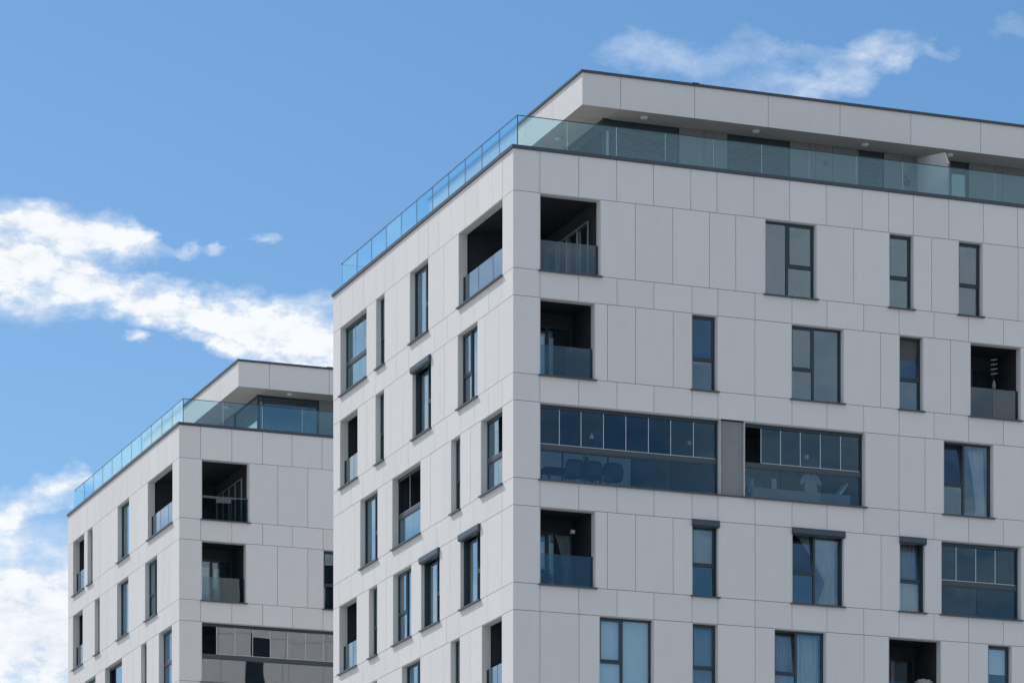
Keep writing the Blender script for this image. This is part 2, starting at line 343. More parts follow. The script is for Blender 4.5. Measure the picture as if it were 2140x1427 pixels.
def window(bld, face, s0, s1, zt, split=None, side='R', tilt=False, shutter=False, blind=None, trans=.58, mull=.48):
    """split None = narrow light (opening sash above a fixed pane); else a full pane next to such a pair. side = where the pair is, as seen from the street"""
    z1, z0 = zt, zt - WH
    D = .17 if face == 'R' else .16
    fr = MB(); w = .055
    a0, a1, b0, b1 = s0 + .016, s1 - .016, z0 + .006, z1 - .016
    ring(fr, face, a0, a1, b0, b1, w, -D, -D - .075)
    lightS = []
    if split:
        flip = (face == 'L')
        m_at = mull if not flip else 1 - mull
        sm = a0 + (a1 - a0) * m_at
        fb(fr, face, sm - .035, sm + .035, b0 + w, b1 - w, -D, -D - .075)
        low = (a0 + w, sm - .035); high = (sm + .035, a1 - w)
        pair_is_high = (side == 'R') != flip
        pair, full = (high, low) if pair_is_high else (low, high)
    else: pair, full = (a0 + w, a1 - w), None
    zt_ = b1 - (b1 - b0) * trans
    fb(fr, face, pair[0], pair[1], zt_ - .035, zt_ + .035, -D, -D - .075)
    win = fr.build('window', 'frame', bld)
    def pane(p0, p1, q0, q1, dd, name='pane'):
        m = MB(); fb(m, face, p0, p1, q0, q1, dd, dd - .008); return m.build(name, 'glass', win)
    if full: pane(full[0], full[1], b0 + w, b1 - w, -D - .035)
    pane(pair[0], pair[1], b0 + w, zt_ - .035, -D - .035)
    # opening sash
    sm_ = MB(); sw = .05
    ring(sm_, face, pair[0] - .012, pair[1] + .012, zt_ + .022, b1 - w + .012, sw, -D + .012, -D - .05)
    pm = MB(); fb(pm, face, pair[0] + sw - .012, pair[1] - sw + .012, zt_ + .022 + sw, b1 - w + .012 - sw, -D - .015, -D - .023)
    if tilt:
        for q in (sm_, pm): tilted(q, face, zt_ + .03, -D, math.radians(7.5))
    sm_.build('sash', 'frame', win); pm.build('pane', 'glass', win)
    lining(face, s0, s1, z0, z1, D, win); sill(face, s0, s1, z0, D, win)
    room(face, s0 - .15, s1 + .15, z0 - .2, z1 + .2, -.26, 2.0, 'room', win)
    if shutter:
        m = MB(); h = .20
        pts = []
        e0, e1 = s0 - .01, s1 + .02
        prof = [(-.12, z1 - h + .0), (.04, z1 - h), (.088, z1 - h + .045), (.088, z1 - .015), (.075, z1 + .004), (-.12, z1 + .004)]
        n = len(prof); m.v = [pt(face, e0, z, d) for d, z in prof] + [pt(face, e1, z, d) for d, z in prof]
        m.f = [tuple((k, (k + 1) % n, n + (k + 1) % n, n + k)) for k in range(n)] + [tuple(reversed(range(n))), tuple(range(n, 2 * n))]
        m.build('shutter_box', 'box', win)
        for q in (s0 + .017, s1 - .055): fb(MB(), face, q, q + .038, z0 + .01, z1 - h, -.10, -D).build('guide_rail', 'frame', win)
    if blind:
        kind, frac = blind
        m = MB(); fb(m, face, s0 + .02, s1 - .02, z1 - .05 - (WH - .1) * frac, z1 - .05, -.262, -.268)
        m.build('roller_blind', kind, win)
    return win

def panes_row(face, cuts, z0, z1, d, mat, parent, name, edge=None):
    out = []
    for a, b in zip(cuts[:-1], cuts[1:]):
        m = MB(); fb(m, face, a + .005, b - .005, z0, z1, d, d - .010); o = m.build(name, mat, parent); out.append(o)
    if edge:
        for a in cuts[1:-1]:
            m = MB(); fb(m, face, a - .0048, a + .0048, z0, z1, d + .004, d - .016); m.build('edge_profile', edge, parent)
    return out

def loggia(bld, face, s0, s1, zt, depth=1.7, glazed=None, lower=None, opened=None, nbal=2, door=None, strip=None, box=None, ends=None, gmat='lglass'):
    """recessed balcony. glazed = cuts of the upper sliding panes, lower = cuts of the fixed panes under the rail, opened = indices of upper panes slid away"""
    z1, z0 = zt, zt - WH; D = .27
    m = MB()
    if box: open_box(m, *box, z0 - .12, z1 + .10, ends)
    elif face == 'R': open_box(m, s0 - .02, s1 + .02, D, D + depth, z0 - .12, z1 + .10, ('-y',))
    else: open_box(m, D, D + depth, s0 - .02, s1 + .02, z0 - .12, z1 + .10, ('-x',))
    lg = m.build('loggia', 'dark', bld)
    lining(face, s0, s1, z0, z1, D, lg); sill(face, s0, s1, z0, .22, lg, .082)
    a, b = s0 + .02, s1 - .02
    if glazed:
        fr = MB(); dd = -.20
        fb(fr, face, a, b, z1 - .115, z1 - .016, dd + .02, dd - .06)
        fb(fr, face, a, a + .03, z0 + .005, z1 - .115, dd + .01, dd - .05); fb(fr, face, b - .05, b, z0 + .005, z1 - .115, dd + .01, dd - .05)
        fb(fr, face, a + .03, b - .05, z0 + .005, z0 + .04, dd + .01, dd - .05)
        fr.build('glazing_frame', 'frame', lg)
        rl = MB(); fb(rl, face, a + .03, b - .05, z0 + .93, z0 + 1.03, dd + .02, dd - .05); fb(rl, face, a + .03, b - .05, z0 + 1.034, z0 + 1.075, dd + .008, dd - .03)
        fb(rl, face, a + .03, b - .05, z0 + .895, z0 + .926, dd + .006, dd - .03); rl.build('rail', 'rail', lg)
        up = [a + .03] + list(glazed) + [b - .05]
        for i, (p, q) in enumerate(zip(up[:-1], up[1:])):
            if opened and i in opened: continue
            mm = MB(); fb(mm, face, p + .005, q - .005, z0 + 1.085, z1 - .12, dd - .012, dd - .020); o = mm.build('upper_pane', gmat, lg)
        for i, p in enumerate(up[1:-1]):
            mm = MB(); fb(mm, face, p - .009, p + .009, z0 + 1.08, z1 - .118, dd - .006, dd - .026); mm.build('edge_profile', 'alu', lg)
        mm = MB(); fb(mm, face, up[1 if opened else 0] + .02, up[-1] - .02, z0 + 1.079, z0 + 1.094, dd - .004, dd - .028); mm.build('bottom_profile', 'alu', lg)
        panes_row(face, [a + .03] + list(lower or []) + [b - .05], z0 + .042, z0 + .893, dd - .01, gmat, lg, 'lower_pane')
    else:
        cuts = [a + .012 + (b - a - .05) * k / nbal for k in range(nbal + 1)]
        panes_row(face, cuts, z0 + .006, z0 + .925, -.17, 'bal', lg, 'balustrade_pane', 'frame')
        fb(MB(), face, a, a + .008, z0 + .006, z0 + .92, -.14, -.20).build('side_bracket', 'frame', lg); fb(MB(), face, b - .034, b - .004, z0 + .006, z0 + .92, -.14, -.20).build('side_bracket', 'frame', lg)
    if door:      # (s0, s1, leaf split) glass door in the rear wall
        p0, p1, q = door; db = -(D + depth) + .012
        fr = MB(); ring(fr, face, p0, p1, z0 - .05, z1 - .28, .07, db + .05, db); fb(fr, face, q - .05, q + .05, z0 + .02, z1 - .35, db + .05, db); fr.build('door_frame', 'frame', lg)
        for u, v in ((p0 + .07, q - .05), (q + .05, p1 - .07)):
            mm = MB(); fb(mm, face, u, v, z0 + .02, z1 - .35, db + .03, db + .022); mm.build('door_pane', 'glass', lg)
    if strip:
        mm = MB(); fb(mm, face, strip[0], strip[1], z0 - .05, z1 - .62, db + .018, db + .008); mm.build('door_curtain_strip', 'white', lg)  # narrow white strip for the curtain edge behind the door pane
        mm = MB(); fb(mm, face, s0 - .4, door[2] - .09, z0 - .05, z1 - .60, db + .018, db + .008); mm.build('door_reflection', 'blind', lg)  # pale sheet, its colour standing in for sky reflected in this door leaf
    return lg

def panels(wall, face, joints, z0, z1, start):
    for a, b in zip(joints[:-1], joints[1:]):
        p = max(a, start) + (GAP / 2 if a > .01 else 0); q = b - GAP / 2
        if q - p < .03: continue
        m = MB(); cx, cz = (p + q) / 2, (z0 + z1) / 2
        e = random.uniform(0, .0025)
        fb(m, face, p - cx, q - cx, z0 + GAP / 2 - cz, z1 - GAP / 2 - cz, -PT, e)
        o = m.build('panel', 'panel', wall); o.location = pt(face, cx, cz, 0)

def side(wall, core, face, rows, start, send):
    """rows: list of (z0, z1, joints, openings)"""
    cs = .05 if face == 'R' else .262
    for z0, z1, joints, ops in rows:
        js = sorted(set([0.0] + list(joints) + [send]))
        segs = []; cur = 0.0
        for a, b in sorted(ops): segs.append((cur, a)); cur = b
        segs.append((cur, send))
        for a, b in segs:
            if b - a < .02: continue
            inner = [a] + [j for j in js if a + .05 < j < b - .05] + [b]
            panels(wall, face, inner, z0, z1, start)
            fb(core, face, max(a, cs) + (.0 if a < .01 else .016), b - (.016 if b < send else 0), z0, z1, -PT - .012, -.25)

RB = [.82, 2.02, 3.21, 4.365, 5.57, 6.39, 7.575, 8.765, 9.9, 11.1, 12.265, 13.42, 14.57, 15.74, 16.92]
R0 = [.82, 2.02, 3.2, 4.35, 5.53, 6.36, 7.54, 8.69, 9.87, 11.05, 11.92, 12.73, 13.91, 15.07, 16.22, 17.4]
RW = 18.0
LW = 16.62
L0 = [.87, 1.71, 2.9, 4.05, 5.24, 6.36, 7.3, 8.17, 9.35, 10.53, 11.4, 12.26, 13.5, 14.66, 15.83]
LB1 = [.88, 2.04, 3.23, 4.40, 5.57, 6.76, 7.93, 9.13, 10.3, 11.48, 12.3, 13.5, 14.68, 15.86]
LB2 = [.88, 2.05, 3.22, 4.43, 5.59, 6.76, 7.95, 9.15, 10.31, 11.52, 12.39, 13.58, 14.72, 15.93]
LB3 = [.9, 2.09, 3.28, 4.42, 5.37, 6.53, 7.71, 8.88, 10.05, 11.26, 12.43, 13.57, 14.75, 15.97]
LB4 = [.92, 2.09, 3.27, 4.48, 5.67, 6.84, 8.05, 8.9, 10.1, 11.28, 12.46, 13.65, 14.84, 16.03]

def penthouse(b, blinds, wallx=3.75):
    zf, zs, zt = 36.24, 38.64, 39.64
    m = MB(); m.box(.3, RW + 4, .3, LW - .3, 36.0, zf); m.build('terrace_slab', 'slab', b)
    # coping on the two street sides and the far side
    m = MB(); pr = .05
    m.hexa([(-pr, -pr, CAP0), (RW + 4, -pr, CAP0), (RW + 4, .34, CAP0), (.34, .34, CAP0), (-pr, -pr, CAP1), (RW + 4, -pr, CAP1), (RW + 4, .34, CAP1 - .02), (.34, .34, CAP1 - .02)])
    m.hexa([(-pr, -pr + .0, CAP0), (.34, .34, CAP0), (.34, LW - .34, CAP0), (-pr, LW + pr, CAP0), (-pr, -pr, CAP1), (.34, .34, CAP1 - .02), (.34, LW - .34, CAP1 - .02), (-pr, LW + pr, CAP1)])
    m.hexa([(-pr, LW + pr, CAP0), (.34, LW - .34, CAP0), (RW + 4, LW - .34, CAP0), (RW + 4, LW + pr, CAP0), (-pr, LW + pr, CAP1), (.34, LW - .34, CAP1 - .02), (RW + 4, LW - .34, CAP1 - .02), (RW + 4, LW + pr, CAP1)])
    m.build('coping', 'cap', b)
    # glass balustrade
    bal = MB(); bal.box(.20, RW + 3.9, .185, .235, CAP1 - .03, CAP1 + .03); bal.box(.185, .235, .24, LW - .24, CAP1 - .03, CAP1 + .03); bal.box(.2, RW + 3.9, LW - .235, LW - .185, CAP1 - .03, CAP1 + .03)
    bal = bal.build('balustrade', 'cap', b); zb = CAP1 + .032; zt_ = zb + .885
    xs = [.215] + [1.74 + 1.535 * k for k in range(14)]
    for p, q in zip(xs[:-1], xs[1:]):
        m = MB(); m.box(p + .006, q - .006, .203, .217, zb, zt_); m.build('glass_panel', 'tglass', bal)
        if p > 1: m = MB(); m.box(p - .0055, p + .0055, .201, .219, zb, zt_); m.build('panel_edge', 'alu', bal)
    ys = [.24 + 1.456 * k for k in range(12)]
    for p, q in zip(ys[:-1], ys[1:]):
        m = MB(); m.box(.203, .217, p + .006, q - .006, zb, zt_); m.build('glass_panel', 'tglass', bal)
        if p > 1: m = MB(); m.box(.201, .219, p - .0055, p + .0055, zb, zt_); m.build('panel_edge', 'frame', bal)
    for p, q in zip(xs[:4], xs[1:5]):
        m = MB(); m.box(p + .006, q - .006, LW - .217, LW - .203, zb, zt_); m.build('glass_panel', 'tglass', bal)
    m = MB(); m.box(.20, RW + 3.9, .198, .222, zt_ + .001, zt_ + .020); m.box(.198, .222, .223, LW - .223, zt_ + .001, zt_ + .020); m.box(.2, 6.4, LW - .222, LW - .198, zt_ + .001, zt_ + .020); m.build('top_edge', 'frame', bal)
    m = MB(); m.box(.2, .223, .2, .223, zb, zt_); m.build('corner_joint', 'rail', bal)
    # roof slab
    fx, fy, ry, rx = 2.72, 1.48, 14.9, RW + 4
    m = MB(); m.box(fx + .035, rx, fy + .035, ry - .035, zs + .02, zt - .005); roof = m.build('roof', 'core', b)
    jr = [fx, 3.93, 6.29, 8.67, 11.03, 13.39, 15.75, 18.1, 20.4, rx]
    for p, q in zip(jr[:-1], jr[1:]):
        m = MB(); m.box(p + (GAP / 2 if p > fx else 0), q - GAP / 2, fy, fy + .03, zs, zt - .06); m.build('fascia_panel', 'panel', roof)
        m = MB(); m.box(max(p, fx + .032) + GAP / 2, q - GAP / 2, fy + .034, 2.6, zs + .002, zs + .018); m.build('soffit_panel', 'soffit', roof)
    jl = [fy + .031, 3.88, 6.25, 8.6, 10.95, 12.6, ry]
    for p, q in zip(jl[:-1], jl[1:]):
        m = MB(); m.box(fx, fx + .03, p + GAP / 4, q - GAP / 2, zs, zt - .06); m.build('fascia_panel', 'panel', roof)
        if q > 2.7:
            m = MB(); m.box(fx + .034, 4.2, max(p, 2.606) + GAP / 2, q - GAP / 2, zs + .002, zs + .018); m.build('soffit_panel', 'soffit', roof)
    m = MB(); m.box(fx + .03, rx, ry - .03, ry, zs, zt - .06); m.build('rear_fascia', 'panel', roof)
    m = MB(); m.box(fx - .05, rx, fy - .05, ry + .05, zt - .056, zt + .012); m.build('roof_edge', 'cap', roof)
    m = MB(); m.box(6.2, 6.42, fy - .056, fy + .12, zt - .02, zt + .035); m.build('flashing_cover', 'frame', roof)
    # outer wall of the set-back storey
    y = 2.42; x0 = wallx
    wins = [(3.95, 6.19), (7.76, 9.81), (12.1, 12.95), (15.2, 15.83), (19.0, 20.5)]
    m = MB(); cur = x0 + .26
    for a, c in wins + [(rx, rx)]:
        if a - cur > .05: m.box(cur, a, y + .03, y + .28, zf, zs)
        cur = c
    m.box(x0 + .03, x0 + .25, 5.6, 14.0, zf, zs); m.box(x0 + .03, rx, 14.0, 14.2, zf, zs)
    ph = m.build('penthouse_wall', 'core', b)
    for a, c in ((6.19, 7.0), (7.0, 7.33), (7.33, 7.76), (9.81, 10.46), (10.46, 10.67), (10.67, 11.23), (11.23, 12.02), (12.02, 12.1), (12.95, 13.58), (13.58, 13.96), (13.96, 14.9), (14.9, 15.2), (15.83, 16.7), (16.7, 17.0), (17.0, 18.2), (18.2, 19.0), (20.5, 22.0)):
        m = MB(); m.box(a + .007, c - .007, y, y + .026, zf, zs - .002); m.build('cladding_panel', 'phwall', ph)
    for a, c in zip((5.6, 7.0, 8.4, 9.8, 11.2, 12.6), (7.0, 8.4, 9.8, 11.2, 12.6, 14.0)):
        m = MB(); m.box(x0, x0 + .026, a + .007, c - .007, zf, zs - .002); m.build('cladding_panel', 'phwall', ph)
    for i, (a, c) in enumerate(wins):
        fr = MB(); fr.box(a, c, y + .06, y + .12, zs - .32 if blinds else zs - .08, zs - .001)
        for q in (a, c - .07): fr.box(q, q + .07, y + .06, y + .12, zf, zs - .32 if blinds else zs - .08)
        fr.box(a + .07, c - .07, y + .06, y + .12, zf, zf + .07)
        wn = fr.build('terrace_window', 'frame', ph)
        zh = zs - .32 if blinds else zs - .08
        m = MB(); m.box(a + .07, c - .07, y + .09, y + .098, zf + .07, zh); m.build('pane', 'glass', wn) if False else m.build('pane', 'glass', ph)
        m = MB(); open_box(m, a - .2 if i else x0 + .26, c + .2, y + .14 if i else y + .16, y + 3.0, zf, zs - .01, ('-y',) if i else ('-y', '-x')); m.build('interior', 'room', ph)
        if blinds and i in (0, 1, 2):
            m = MB(); z = zf + .75
            while z < zh - .01:
                m.hexa([(a + .075, y + .03, z), (c - .075, y + .03, z), (c - .075, y + .052, z + .035), (a + .075, y + .052, z + .035), (a + .075, y + .03, z + .006), (c - .075, y + .03, z + .006), (c - .075, y + .052, z + .041), (a + .075, y + .052, z + .041)]); z += .052
            m.build('venetian_blind', 'slat', ph)
    # glazed corner towards the sunny side
    fr = MB(); fr.box(x0, x0 + .10, y + .0, y + .08, zf, zs - .001)
    hh = .32 if blinds else .08
    fr.box(x0 + .02, x0 + .08, y + .08, 5.6, zs - hh, zs - .001); fr.box(x0 + .10, 3.95, y + .0, y + .08, zs - hh, zs - .001); fr.box(x0 + .02, x0 + .08, 5.5, 5.6, zf, zs - hh); fr.box(x0 + .02, x0 + .08, y + .08, 5.5, zf, zf + .06)
    fr.build('corner_post', 'frame', ph)
    m = MB(); m.box(x0 + .045, x0 + .053, y + .08, 5.5, zf + .06, zs - hh); m.box(x0 + .1, 3.95, y + .04, y + .048, zf, zs - hh); m.build('pane', 'glass', ph)
    if blinds:
        m = MB(); z = zf + .75
        while z < zs - hh - .01:
            m.hexa([(x0 - .02, y + .12, z), (x0 + .015, y + .12, z + .035), (x0 + .015, 5.45, z + .035), (x0 - .02, 5.45, z), (x0 - .02, y + .12, z + .006), (x0 + .015, y + .12, z + .041), (x0 + .015, 5.45, z + .041), (x0 - .02, 5.45, z + .006)]); z += .052
        m.build('venetian_blind', 'slat', ph)
    # fittings under the eaves
    for q in ((4.85, 1.9), (8.45, 1.9), (12.05, 1.9), (14.9, 1.9), (18.5, 1.9), (3.2, 4.6), (3.2, 8.2)):
        m = MB(); m.lathe([(.12, 0), (.125, -.03), (.10, -.065), (.05, -.085)][::-1], (q[0], q[1], zs), 20); m.build('ceiling_light', 'white', roof, True)
    if blinds:
        for q, zq, r, mt in ((11.0, 38.1, .075, 'purple'), (13.68, 38.0, .075, 'purple'), (13.72, 37.78, .10, 'rail')):
            m = MB(); n = 18
            m.v = [(q + r * math.cos(t * 2 * math.pi / n), y - e, zq + r * math.sin(t * 2 * math.pi / n)) for e in (0, .06) for t in range(n)]
            m.f = [(t, (t + 1) % n, n + (t + 1) % n, n + t) for t in range(n)] + [tuple(range(n, 2 * n))]
            m.build('wall_fitting', mt, ph)
        # boarded privacy screen with a sloping top, between two terraces
        x = 14.08; ys_ = (.30, .82, 1.34, 1.86, 2.40); prof = ((.30, 37.85), (.52, 38.3), (2.40, 38.45))
        def top(v):
            return 37.8 + (v - .30) / .3 * .42 if v < .60 else 38.22 + (v - .6) / 1.8 * .36
        scr = MB(); scr.box(x - .03, x + .03, .27, .30, zf, 37.8); scr.build('screen_post', 'rail', b)
        for p, q in zip(ys_[:-1], ys_[1:]):
            cut = [p + .004] + ([.60] if p < .6 < q else []) + [q - .004]
            m = MB(); k = len(cut)
            m.v = [(x + e, v, zf) for e in (-.015, .015) for v in cut] + [(x + e, v, top(v)) for e in (-.015, .015) for v in cut]
            ringi = list(range(k)) + [2 * k + i for i in reversed(range(k))]
            ring2 = [i + k for i in ringi]
            m.f = [tuple(ringi), tuple(reversed(ring2))] + [(ringi[i], ring2[i], ring2[(i + 1) % len(ringi)], ringi[(i + 1) % len(ringi)]) for i in range(len(ringi))]
            m.build('screen_board', 'panel', b)

def rear_and_base(b, wall, nfl):
    zb = HEAD[nfl - 1] - WH
    # everything below the storeys that can be seen, and the far sides, in plain large panels
    m = MB(); m.box(.0, RW + 4, 0.0, .25, 0, zb - .78 - .02); m.box(.0, .25, .255, LW, 0, zb - .78 - .02); m.build('lower_storeys', 'panel', b)
    m = MB(); m.box(.255, RW + 4, LW - .24, LW - .05, 0, CAP0); m.box(RW + .02, RW + 4, .05, .25, zb - .78, CAP0); m.box(RW + 3.8, RW + 4, .3, LW - .3, 0, CAP0)
    m.build('rear_wall', 'core', b)
    m = MB(); gl = MB(); rnd = random.Random(5)
    for k in range(9):
        z1 = J0 - STOREY * k
        x = .0; i = 0
        while x < RW + 3.5:
            w = rnd.choice((1.19, 1.19, .82, 1.68))
            m.box(x + .008, x + w - .008, LW - .03, LW, z1 + .008, z1 + .77)
            if rnd.random() < .16: gl.box(x + .06, x + w - .06, LW - .045, LW - .037, z1 - WH + .04, z1 - .04)
            else: m.box(x + .008, x + w - .008, LW - .03, LW, z1 - WH + .008, z1 - .008)
            x += w
    for z in (CAP0 - .4,): m.box(.0, RW + 4, LW - .03, LW, J0 + .786, CAP0 - .002)
    o = m.build('rear_panels', 'panel', b); o['kind'] = 'stuff'
    gl.build('rear_glazing', 'lglass', b)
    m = MB()
    for k in range(8):
        z1 = J0 - STOREY * k; m.box(RW + .02, RW + 4, 0, .03, z1 - WH, z1 - .016); m.box(RW + .02, RW + 4, 0, .03, z1, min(CAP0, z1 + .77))
    m.build('end_panels', 'panel', b)

def make_building(base, label, rfl, lfl, blinds):
    b = empty('apartment_building', base, TH)
    tag(b, label, 'building', 'white panel apartment blocks')
    nf = len(rfl)
    core = MB()
    wallo = bpy.data.objects.new('wall', bpy.data.meshes.new('wall')); COL.objects.link(wallo); wallo.parent = b
    rr = [(J0, CAP0, R0, [])]; lr = [(J0, CAP0, L0, [])]
    lbs = [LB1, LB2, LB3, LB4, LB4]
    for k in range(nf):
        z1 = HEAD[k]; z0 = z1 - WH
        rr.append((z0, z1, rfl[k][0], rfl[k][1])); lr.append((z0, z1, lfl[k][0], lfl[k][1]))
        rr.append((z0 - (STOREY - WH), z0, RB, [])); lr.append((z0 - (STOREY - WH), z0, lbs[k], []))
    side(wallo, core, 'R', rr, 0.0, RW); side(wallo, core, 'L', lr, .0305, LW)
    wallo.data.from_pydata(core.v, [], core.f); wallo.data.materials.append(MT['core'])
    penthouse(b, blinds); rear_and_base(b, wallo, nf)
    return b

# ------------------------------------------------------------------ the near block
RF = [([3.78, 4.96, 6.12, 6.96, 10.77, 13.34, 16.24], [(.82, 2.69), (7.9, 9.56), (11.94, 12.74), (14.24, 15.04)]),
      ([2.91, 3.79, 4.97, 7.57, 11.65, 13.97, 17.2], [(.82, 2.52), (5.56, 6.37), (8.75, 10.44), (12.27, 13.06), (14.63, 16.33)]),
      ([12.26, 13.12, 16.5], [(.82, 11.15), (13.74, 15.4)]),
      ([2.91, 3.79, 4.97, 7.58, 11.67, 17.1], [(.82, 2.53), (5.57, 6.40), (8.77, 10.45), (12.28, 13.12), (13.66, 16.34)]),
      ([.82, 2.03, 7.58, 11.11, 14.58, 16.9], [(2.66, 4.35), (5.58, 6.39), (8.2, 9.87), (11.92, 13.65), (15.22, 16.02)])]
LF = [([5.9, 10.26], [(.87, 4.6), (7.31, 9.01), (11.43, 12.26), (13.2, 15.87)]),
      ([1.18, 2.34, 5.85, 9.65, 10.84, 13.2], [(2.96, 4.67), (7.05, 8.77), (11.48, 12.31), (14.11, 15.91)]),
      ([3.57, 5.91, 7.11, 11.27, 14.42, 15.6], [(.88, 2.68), (4.45, 5.26), (8.02, 10.67), (12.11, 13.84)]),
      ([.92, 2.09, 5.35, 11.27], [(2.72, 4.44), (6.27, 7.96), (8.88, 10.61), (12.15, 12.97), (14.2, 15.99)]),
      ([3.59, 5.95, 7.1, 11.3], [(.92, 2.6), (4.49, 5.3), (8.03, 9.76), (12.17, 12.98), (14.2, 15.99)])]
A = make_building(B1, 'tall white panelled apartment block filling the right, nearest the viewer', RF, LF, True)

H0, H1, H2, H3, H4 = HEAD[:5]
# street front, row by row
la = loggia(A, 'R', .82, 2.69, H0, nbal=3, box=(.27, 2.75, .27, 4.7), ends=('-y', '-x'))
m = MB()
# inner faces behind the two street walls of the corner loggia
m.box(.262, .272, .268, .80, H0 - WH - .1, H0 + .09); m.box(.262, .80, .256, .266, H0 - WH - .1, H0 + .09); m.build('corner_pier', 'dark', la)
m = MB()
for y in (.9, 1.75, 2.6, 3.45, 4.3): m.box(2.64, 2.68, y - .025, y + .025, H0 - WH, H0 - .42)
m.box(2.64, 2.68, .875, 4.325, H0 - .42, H0 - .37); m.build('sliding_door_frame', 'alu', la)
for y in (.9, 1.75, 2.6, 3.45):
    m = MB(); m.box(2.70, 2.708, y + .03, y + .82, H0 - WH, H0 - .42); m.build('door_pane', 'glass', la)
window(A, 'R', 7.9, 9.56, H0, True, 'R', mull=.475)
window(A, 'R', 11.94, 12.74, H0); window(A, 'R', 14.24, 15.04, H0)
loggia(A, 'R', .82, 2.52, H1, 1.55, nbal=2, door=(.9, 2.52, 1.72), strip=(1.81, 1.93))
window(A, 'R', 5.56, 6.37, H1); window(A, 'R', 8.75, 10.44, H1, True, 'L', mull=.46)
window(A, 'R', 12.27, 13.06, H1, tilt=True, blind=('dblind', .6)); loggia(A, 'R', 14.63, 16.33, H1, 1.5, nbal=2, door=(15.0, 16.33, 15.55))
c1 = loggia(A, 'R', .82, 6.48, H2, 2.4, glazed=[1.50, 2.17, 2.87, 3.57, 4.28, 4.98, 5.70], lower=[2.17, 3.57, 4.98], box=(.27, 6.5, .27, 2.75), ends=('-y', '-x'))
m = MB(); m.box(.262, .272, .268, .80, H2 - WH - .1, H2 + .09); m.box(.262, .80, .256, .266, H2 - WH - .1, H2 + .09); m.build('corner_pier', 'dark', c1)
for a, c in ((1.0, 2.55), (2.62, 4.0), (4.06, 4.75)): MB().box(a, c, 2.72, 2.745, H2 - WH + .45, H2 - WH + 1.5).build('rear_reflection_panel', 'blind', c1)  # opaque pale panels painting in the reflection of the inner glazing
m = MB(); m.box(6.482, 7.238, .10, .30, H2 - WH, H2 - .02); m.build('pier', 'pier', A)
c2 = loggia(A, 'R', 7.24, 11.15, H2, 1.9, glazed=[7.86, 8.49, 9.13, 9.78, 10.44], lower=[8.49, 9.80], opened=(0,))
m = MB(); m.box(6.482, 7.238, -.05, .098, H2 - WH - .034, H2 - WH + .004); m.build('sill', 'sill', A)
window(A, 'R', 13.74, 15.4, H2, True, 'L', tilt=True, mull=.45)
d1 = loggia(A, 'R', .82, 2.53, H3, 1.55, nbal=2, door=(.9, 2.53, 1.72), strip=(1.81, 1.93))
window(A, 'R', 5.57, 6.40, H3, shutter=True); window(A, 'R', 8.77, 10.45, H3, True, 'L', tilt=True, shutter=True, mull=.47)
window(A, 'R', 12.28, 13.12, H3, tilt=True, shutter=True)
d2 = loggia(A, 'R', 13.66, 16.34, H3, 1.7, glazed=[14.26, 14.92, 15.57], lower=[14.94])
window(A, 'R', 2.66, 4.35, H4, True, 'L', blind=('blind', .97), mull=.45); window(A, 'R', 5.58, 6.39, H4)
window(A, 'R', 8.2, 9.87, H4, True, 'L', tilt=True, mull=.46); e1 = loggia(A, 'R', 11.92, 13.65, H4, 1.5, nbal=2, door=(12.5, 13.65, 12.78)); window(A, 'R', 15.22, 16.02, H4, blind=('blind', .38))
m = MB(); m.box(1.9, 2.02, -.03 + .33, .40, H3 - .62, H3 - .52); m.build('wall_lamp', 'pier', d1)
# sunny side
loggia(A, 'L', .87, 4.6, H0, nbal=3, box=(.28, .281, .9, .901), ends=('-y', '+y', '-x', '+x', '-z', '+z'))
window(A, 'L', 7.31, 9.01, H0, True, 'R', tilt=True, mull=.62); window(A, 'L', 11.43, 12.26, H0)
loggia(A, 'L', 13.2, 15.87, H0, 1.4, glazed=[14.1, 14.98], lower=[14.5])
window(A, 'L', 2.96, 4.67, H1, True, 'L', mull=.45); window(A, 'L', 7.05, 8.77, H1, True, 'R', shutter=True, tilt=True, mull=.6)
window(A, 'L', 11.48, 12.31, H1); loggia(A, 'L', 14.11, 15.91, H1, 1.5, nbal=2)
loggia(A, 'L', .88, 2.68, H2, glazed=[1.78], lower=[1.78], opened=(0,), box=(.28, .281, .9, .901), ends=('-y', '+y', '-x', '+x', '-z', '+z'))
window(A, 'L', 4.45, 5.26, H2, blind=('dblind', .55)); loggia(A, 'L', 8.02, 10.67, H2, 1.5, glazed=[8.5, 9.6], lower=[9.3], opened=(1, 2)); window(A, 'L', 12.11, 13.84, H2, True, 'R', mull=.6)
window(A, 'L', 2.72, 4.44, H3, True, 'R', shutter=True, tilt=True, mull=.6); window(A, 'L', 6.27, 7.96, H3, True, 'R', shutter=True, mull=.6)
window(A, 'L', 8.88, 10.61, H3, True, 'L', mull=.5); window(A, 'L', 12.15, 12.97, H3); loggia(A, 'L', 14.2, 15.99, H3, 1.5, nbal=2)
loggia(A, 'L', .92, 2.6, H4, 1.6, nbal=2); window(A, 'L', 4.49, 5.3, H4, blind=('dblind', .9)); window(A, 'L', 8.03, 9.76, H4, True, 'R', mull=.6)
window(A, 'L', 12.17, 12.98, H4); loggia(A, 'L', 14.2, 15.99, H4, 1.5, nbal=2)

